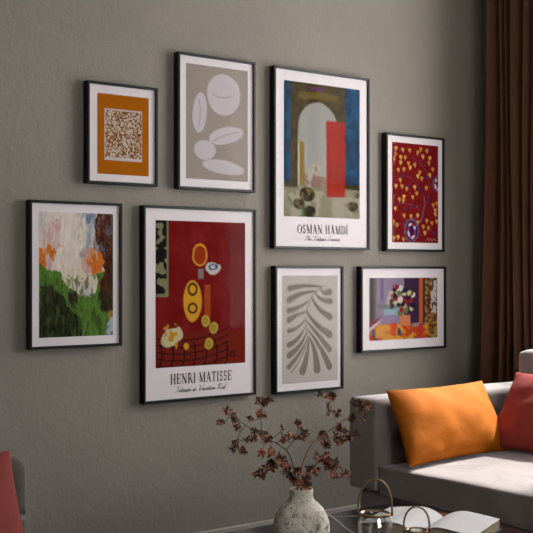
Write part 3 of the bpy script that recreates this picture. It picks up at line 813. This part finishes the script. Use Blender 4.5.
branch('dried brown branch in the white vase that arches out to the left', [([(300, 545, 0), (298, 492, 0), (293, 466, .02), (286, 450, .02), (263, 436, .0), (239, 421, -.03), (227, 413, -.04)], .0016, .0007),
        ([(286, 450, .02), (293, 441, .03), (299, 427, .03)], .001, .0006), ([(262, 435, 0), (261, 412, .01), (266, 401, .02)], .001, .0006), ([(246, 425, -.02), (239, 435, -.02), (238, 446, -.02)], .0009, .0005)],
       [(227, 410), (231, 413), (222, 423), (234, 421), (237, 428), (235, 443), (240, 449), (233, 449), (258, 401), (269, 401), (264, 402), (258, 413), (264, 415), (251, 420), (256, 431), (261, 433), (264, 440), (267, 437), (270, 451), (261, 455),
        (247, 440), (252, 438), (282, 430), (285, 439), (298, 425), (302, 429), (294, 438), (290, 434)], M['twig'], 5)
branch('dried branch in the white vase with ochre stem rising to the right', [([(303, 545, 0), (297, 490, 0), (302, 466, 0), (312, 444, -.01), (330, 430, -.02), (350, 416, -.03), (362, 408, -.03)], .0018, .0008),
        ([(312, 444, -.01), (303, 437, .0), (294, 440, .01)], .001, .0005), ([(338, 425, -.02), (332, 410, 0), (329, 398, .01)], .0009, .0005), ([(325, 434, -.02), (336, 440, -.02), (350, 438, -.02)], .0009, .0005)],
       [(302, 439), (306, 434), (321, 432), (318, 440), (324, 440), (326, 445), (339, 427), (343, 431), (335, 433), (341, 438), (347, 439), (354, 434), (348, 436), (319, 396), (326, 396), (334, 396), (327, 406), (329, 411), (338, 413), (352, 419), (355, 403), (359, 405), (364, 405), (366, 408), (364, 416), (342, 444), (336, 437)], M['twig_light'], 9)
branch('short dense dried branch in the white vase, spreading low over its neck', [([(300, 545, .01), (301, 492, .01), (299, 478, .0), (291, 468, -.01), (272, 466, -.02), (256, 472, -.03)], .0014, .0006),
        ([(301, 492, .01), (308, 474, .0), (322, 460, -.01), (338, 466, -.02), (346, 474, -.02)], .0012, .0006), ([(291, 468, -.01), (284, 458, .0)], .0009, .0005)],
       [(282, 460), (285, 464), (279, 459), (269, 464), (273, 468), (266, 469), (259, 471), (253, 474), (262, 475), (286, 471), (289, 476), (297, 470), (300, 474), (295, 478), (303, 480), (307, 477), (299, 484), (293, 482), (314, 456), (320, 459), (324, 455), (329, 461), (331, 466), (327, 468), (339, 466), (336, 463), (333, 475), (345, 473), (349, 474), (342, 475), (316, 470), (310, 469), (304, 487), (308, 484)], M['twig'], 14)

# ------------------------------------------------------------------ lanterns
def lantern(x, y, r, h, hh, label, ang):
    root = thing('glass_lantern', label, 'lantern', (x, y, TZ), group='glass lanterns on the marble table')
    t = .0022; rn = r * .86
    prof = [(0, .001), (r*.8, .001), (r*.95, .006), (r, .016), (r, h*.72), (r*.985, h*.82), (rn, h*.94), (rn, h), (rn - t, h), (rn - t, h*.93), (r - t, h*.80), (r - t, .018), (r*.9, .008), (0, .006)]
    lathe('glass_jar', prof, M['jar_glass'], root, 48)
    lathe('rim_band', [(rn + .0004, h*.965), (rn + .0022, h*.968), (rn + .0022, h + .0005), (rn + .0004, h + .0015), (rn - .0015, h + .0015), (rn - .0015, h*.98)], M['brass'], root, 40)
    P = []
    ca, sa = math.cos(ang), math.sin(ang)
    R = rn + .005
    for k in range(33):
        a = PI * k / 32; P.append((R * math.cos(a) * ca, R * math.cos(a) * sa, h + .004 + hh * math.sin(a) ** .8))
    P = [(R * ca, R * sa, h * .95)] + P + [(-R * ca, -R * sa, h * .95)]
    tube('handle', P, .0024, M['rope'], root, 8)
    c = lathe('candle', [(0, .0085), (r*.58, .0085), (r*.58, h*.28), (r*.5, h*.3), (0, h*.29)], M['candle'], root, 32)
    lathe('wick', [(0, h*.29), (.0008, h*.29), (.0008, h*.29 + .012), (0, h*.29 + .012)], M['wick'], c, 8)
lantern(1.777, -1.540, .0395, .122, .074, 'larger glass jar lantern with brass rim and arched handle, beside the vase', -PSI)
lantern(1.868, -1.583, .029, .078, .050, 'smaller glass jar lantern, just its arched handle in view before the open book', -PSI)

# ------------------------------------------------------------------ open book
def book():
    root = thing('open_book', 'thick open book with white pages lying on the black marble table', 'book')
    G = Vector((2.215, -1.345, TZ)); a = Vector((-.915, -.403, 0)).normalized(); w = Vector((-.403, .915, 0)).normalized(); LEN = .21; WD = .152
    bm = bmesh.new()
    def slab(s0, s1, z0, z1, l0, l1):
        vs = [bm.verts.new(G + a*l + w*s + Vector((0, 0, z))) for l in (l0, l1) for s in (s0, s1) for z in (z0, z1)]
        for f in ((0,1,3,2),(4,6,7,5),(0,4,5,1),(2,3,7,6),(0,2,6,4),(1,5,7,3)): bm.faces.new([vs[i] for i in f])
    slab(-WD - .006, WD + .006, .0005, .004, -.005, LEN + .005)
    bm_obj('cover', bm, M['cover'], root)
    for sgn in (1, -1):
        prof = lambda q: .018 + .028 * (math.sin(min(1, q * 2.2) * PI / 2)) ** .8 - .016 * q ** 1.5
        def sheet(name, lift, base, mat, l1, wd):
            nS, nL = 24, 2; V, F = [], []
            low = (lambda q: .004) if base is None else (lambda q: prof(q) + base)
            for i in range(nS + 1):
                q = i / nS
                for l in (0, l1):
                    for z in (low(q), prof(q) + lift): V.append(G + a*l + w*(sgn*q*wd) + Vector((0, 0, z)))
            for i in range(nS):
                b = i * 4; c = b + 4
                F += [(b+1, b+3, c+3, c+1), (b, c, c+2, b+2), (b, b+1, c+1, c), (b+2, c+2, c+3, b+3)]
            e = nS * 4; F += [(0, 2, 3, 1), (e, e+1, e+3, e+2)]
            return mesh_obj(name, V, F, mat, root)
        sheet('page_block', -.007, None, M['page_edge'], LEN - .006, WD)
        sheet('page', .0, -.0008, M['pages'], LEN + .004, WD + .002)
    rebase(root, tuple(G + a*LEN/2))
book()

# ------------------------------------------------------------------ camera, light
cam = bpy.data.cameras.new('camera'); co = bpy.data.objects.new('camera', cam); COL.objects.link(co)
cam.sensor_width = 36; cam.lens = 36 * FL / 533
cam.shift_y = (HY - 266.5) / 533
co.location = CAMP
co.rotation_euler = (PI / 2, 0, -PSI)
sc.camera = co

w = bpy.data.worlds.new('sky'); sc.world = w; w.use_nodes = True
nt = w.node_tree; bg = nt.nodes['Background']; bg.inputs[0].default_value = (1.0, .97, .94, 1); bg.inputs[1].default_value = 14.0
def portal(loc, rot, sx, sy):
    l = bpy.data.lights.new('window_portal', 'AREA'); l.shape = 'RECTANGLE'; l.size, l.size_y = sx, sy
    l.cycles.is_portal = True
    o = bpy.data.objects.new('window_portal', l); o.location = loc; o.rotation_euler = rot; COL.objects.link(o)
portal((XR + .16, (WIN[0]+WIN[1])/2, (WIN[2]+WIN[3])/2), (PI/2, 0, PI/2), WIN[1]-WIN[0], WIN[3]-WIN[2])
portal(((FILL_WIN[0]+FILL_WIN[1])/2, YB - .14, (FILL_WIN[2]+FILL_WIN[3])/2), (PI/2, 0, PI), FILL_WIN[1]-FILL_WIN[0], FILL_WIN[3]-FILL_WIN[2])
s = bpy.data.lights.new('sun', 'SUN'); s.energy = 18.0; s.angle = math.radians(3); s.color = (1, .97, .94)
so = bpy.data.objects.new('sun', s); COL.objects.link(so)
d = Vector((-.62, .0, -.78))                # direction the light travels
so.rotation_euler = d.to_track_quat('-Z', 'Y').to_euler(); so.location = (6, -1.5, 4)

sc.view_settings.view_transform = 'Standard'; sc.view_settings.look = 'None'
sc.view_settings.gamma = 1; sc.view_settings.use_curve_mapping = False; sc.view_settings.exposure = -0.75
